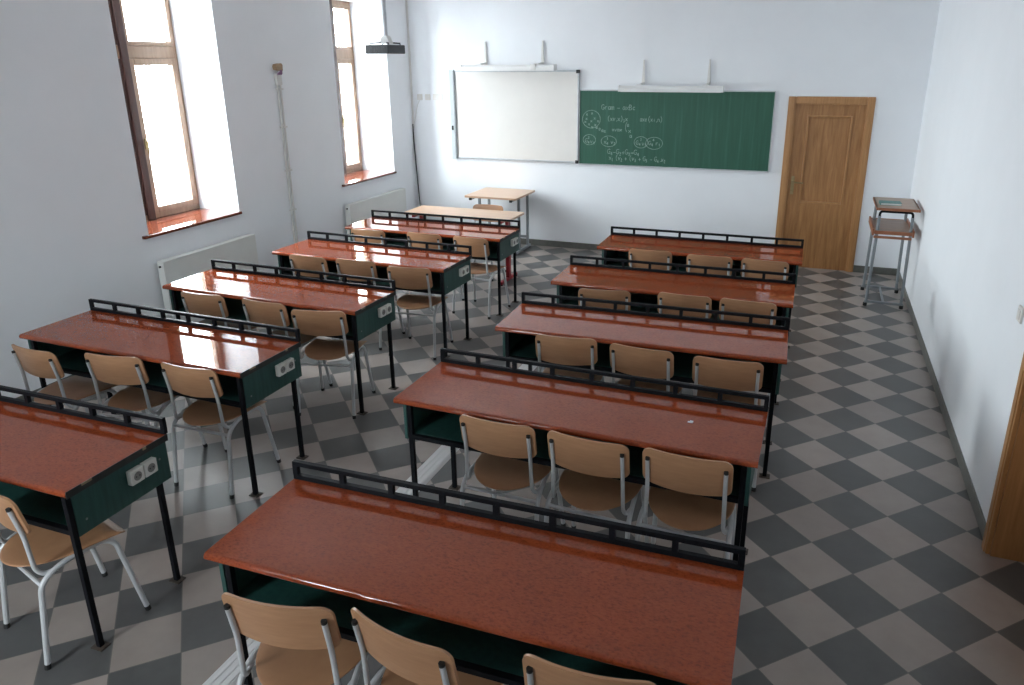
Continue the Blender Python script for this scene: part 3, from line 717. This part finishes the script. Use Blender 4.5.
bm = B(); tube(bm, fillet([(-5.975, YF-0.019, 1.60), (-5.955, YF-0.014, 1.66), (-5.91, YF-0.010, 1.86), (-5.868, YF-0.009, 1.945)], 0.1, 6), 0.0045, 6)
tag(obj('thin_cable', bm, 'conduit'), 'thin pale cable climbing from the corner to the leftmost wall socket', 'cable')

t = thing('wall_conduit', 'pair of thin pipes up the left wall with open junction on top', 'conduit', (XL, 3.351, 0))
for dy in (-0.022, 0.022):
    bm = B(); tube(bm, [(0.014, dy, 0.02), (0.014, dy, 2.24)], 0.011, 10); obj('pipe', bm, 'conduit', t)
for z in (0.45, 0.9, 1.335, 1.8, 2.19):
    bm = B(); bx(bm, 0.0, 0.034, -0.046, 0.046, z-0.009, z+0.009, 0.003); obj('clip', bm, 'conduit', t)
bm = B(); bx(bm, 0.0, 0.036, -0.044, 0.040, 2.23, 2.35, 0.010); obj('sleeve', bm, 'conduit', t)
bm = B(); prism(bm, [(-0.046, 2.385), (0.040, 2.375), (0.044, 2.435), (0.026, 2.452), (-0.040, 2.442), (-0.054, 2.42)], 0.0, 0.055, 'x'); obj('junction_box', bm, 'tan_box', t)
for k in range(4):
    bm = B(); a0 = k*1.3
    tube(bm, fillet([(0.02, -0.02+0.015*k, 2.335), (0.05, -0.035+0.022*k, 2.350), (0.06, 0.01+0.014*math.sin(a0), 2.372), (0.035, 0.03-0.012*k, 2.395)], 0.02, 4), 0.008, 7)
    obj('wire', bm, 'purple_wire', t)

# ---- radiators under the windows
def radiator(y0, y1, zt, label):
    t = thing('radiator', label, 'radiator', (XL, (y0+y1)/2, 0), 0, 'radiators under the windows')
    h = (y1-y0)/2; zb = zt-0.50
    bm = B(); n = 22
    bx(bm, 0.088, 0.108, -h, h, zb, zt-0.012, 0.004); bx(bm, 0.040, 0.058, -h+0.01, h-0.01, zb, zt-0.012, 0.004)
    obj('panel', bm, 'radiator', t)
    bm = B(); bx(bm, 0.032, 0.114, -h-0.004, h+0.004, zt-0.014, zt+0.004, 0.006)
    obj('top_grille', bm, 'radiator', t)
    for s in (-1, 1):
        bm = B(); bx(bm, 0.034, 0.110, s*h-0.006, s*h+0.006, zb-0.002, zt-0.008, 0.004); ec = obj('end_cover', bm, 'radiator', t)
        if s < 0:
            bm = B(); cyl(bm, (0.07, zt-0.045), 0.010, -h-0.016, -h-0.004, 12, 'y'); obj('vent_plug', bm, 'rubber', ec)
    bm = B(); bx(bm, 0.0, 0.045, -h+0.18, -h+0.22, zb+0.05, zt-0.06, 0.004); bx(bm, 0.0, 0.045, h-0.22, h-0.18, zb+0.05, zt-0.06, 0.004); obj('wall_bracket', bm, 'radiator', t)
    bm = B(); tube(bm, fillet([(0.075, h+0.004, zb+0.05), (0.075, h+0.055, zb+0.05), (0.075, h+0.055, 0.0)], 0.02), 0.009, 8)
    bx(bm, 0.06, 0.09, h+0.035, h+0.075, zb+0.03, zb+0.085, 0.006); obj('supply_pipe', bm, 'conduit', t)
radiator(1.450, 2.610, 0.785, 'white panel radiator under the nearer window')
radiator(4.299, 5.625, 0.785, 'white panel radiator under the farther window')

# ---- projector hung from the ceiling
t = thing('projector', 'black projector hanging on a white pole before the far window', 'projector', (-4.845, 3.67, ZC))
def PZ(z): return z-ZC
bm = B(); bx(bm, -0.135, 0.135, -0.17, 0.17, PZ(2.535), PZ(2.622), 0.010, 3)
for k in range(7): bx(bm, -0.10+k*0.03, -0.085+k*0.03, -0.173, -0.168, PZ(2.555), PZ(2.60), 0.001)
body = obj('projector_body', bm, 'projector_black', t)
bm = B(); cyl(bm, (0.05, PZ(2.578)), 0.030, 0.168, 0.185, 20, 'y'); obj('lens', bm, 'lens', body)
bm = B(); cyl(bm, (0.03, -0.03), 0.022, PZ(2.70), PZ(ZC), 14); obj('pole', bm, 'aluminium', t)
bm = B(); cyl(bm, (0.03, -0.03), 0.065, -0.02, 0.0, 20); obj('ceiling_plate', bm, 'lamp_white', t)
bm = B(); prism(bm, [(-0.035, PZ(2.635)), (0.095, PZ(2.635)), (0.060, PZ(2.71)), (0.0, PZ(2.71))], -0.065, 0.005, 'y'); mt = obj('mount_head', bm, 'lamp_white', t)
for (x, y) in ((-0.10, -0.12), (0.11, -0.12), (-0.10, 0.11), (0.11, 0.11)):
    bm = B(); tube(bm, [(0.03, -0.03, PZ(2.645)), (x, y, PZ(2.638)), (x, y, PZ(2.615))], 0.008, 6); obj('mount_arm', bm, 'projector_black', t)
bm = B(); pts = [(-0.06+0.035*math.cos(a), -0.15, PZ(2.500)+0.045*math.sin(a)) for a in [PI*0.8+k*(PI*1.4)/14 for k in range(15)]]
tube(bm, pts, 0.006, 6); obj('cable_loop', bm, 'aluminium', t)

# ---- floor trunking, paper scrap
t = thing('floor_trunking', 'pale grey ridged cable cover on the floor under the right-hand desks', 'cable cover', (-2.672, 0.6, 0))
bm = B(); prism(bm, [(-0.068, 0.0), (0.068, 0.0), (0.052, 0.013), (-0.052, 0.013)], -3.4, 2.6, 'y'); obj('base', bm, 'trunking', t)
for x in (-0.034, 0.0, 0.034):
    bm = B(); bx(bm, x-0.012, x+0.012, -3.4, 2.6, 0.0125, 0.0165, 0.0015); obj('ridge', bm, 'trunking', t)
bm = B(); bx(bm, -0.012, 0.012, -0.006, 0.006, 0.0, 0.0015); bx(bm, -0.002, 0.014, -0.002, 0.010, 0.001, 0.005, 0.001)
o = tag(obj('paper_scrap', bm, 'paper'), 'tiny white paper scrap on the second right-hand desk', 'scrap'); o.location = (-1.02, -0.005, DH)

# ------------------------------------------------------------------ daylight: bright overcast sky, no lamps are lit
w = bpy.data.worlds.new('overcast_sky'); S.world = w; w.use_nodes = True
nt = w.node_tree; bg = nt.nodes['Background']
tc = N(nt, 'ShaderNodeTexCoord'); sp = N(nt, 'ShaderNodeSeparateXYZ'); L(nt, tc.outputs['Generated'], sp.inputs[0])
mr = N(nt, 'ShaderNodeMapRange'); L(nt, sp.outputs[2], mr.inputs[0]); mr.inputs[1].default_value = -1; mr.inputs[2].default_value = 1
L(nt, ramp(nt, mr.outputs[0], [(0.40, (0.34, 0.365, 0.39)), (0.51, (0.88, 0.945, 1.0)), (0.8, (0.90, 0.955, 1.0))]), bg.inputs[0])
bg.inputs[1].default_value = 14.0
def portal(loc, rot, w_):
    ld = bpy.data.lights.new('window_daylight', 'AREA'); ld.shape = 'RECTANGLE'; ld.size = LINT-SILL; ld.size_y = w_
    ld.cycles.is_portal = True
    lo = bpy.data.objects.new('window_daylight', ld); COL.objects.link(lo)
    lo.location = loc; lo.rotation_euler = rot
for y0, y1 in WINS: portal((XL-WALL_T-0.01, (y0+y1)/2, (SILL+LINT)/2), (0, -PI/2, 0), y1-y0)
portal(((FILL_WIN[0]+FILL_WIN[1])/2, YB-WALL_T-0.01, (SILL+LINT)/2), (0, -PI/2, PI/2), FILL_WIN[1]-FILL_WIN[0])

# ------------------------------------------------------------------ camera
a, b_, c_, F = -0.36703361, -0.31757932, -0.00731867, 730.0558
f = Vector((math.sin(a)*math.cos(b_), math.cos(a)*math.cos(b_), math.sin(b_)))
r0 = Vector((math.cos(a), -math.sin(a), 0)); u0 = r0.cross(f)
r = r0*math.cos(c_) + u0*math.sin(c_); u = -r0*math.sin(c_) + u0*math.cos(c_)
cd = bpy.data.cameras.new('camera'); cam = bpy.data.objects.new('camera', cd); COL.objects.link(cam)
mw = Matrix(((r.x, u.x, -f.x, -0.58971), (r.y, u.y, -f.y, -3.21462), (r.z, u.z, -f.z, 2.44732), (0, 0, 0, 1)))
cam.matrix_world = mw
cd.sensor_fit = 'HORIZONTAL'; cd.sensor_width = 36.0; cd.lens = F*36/1024
cd.shift_x = -21.2035/1024; cd.shift_y = -40.6998/1024
cd.clip_start = 0.05
S.camera = cam

vs = S.view_settings
vs.view_transform = 'Standard'; vs.look = 'None'; vs.gamma = 1.0; vs.exposure = 1.6; vs.use_curve_mapping = False
S.cycles.max_bounces = 12; S.cycles.diffuse_bounces = 6; S.cycles.transparent_max_bounces = 12
S.cycles.use_denoising = True
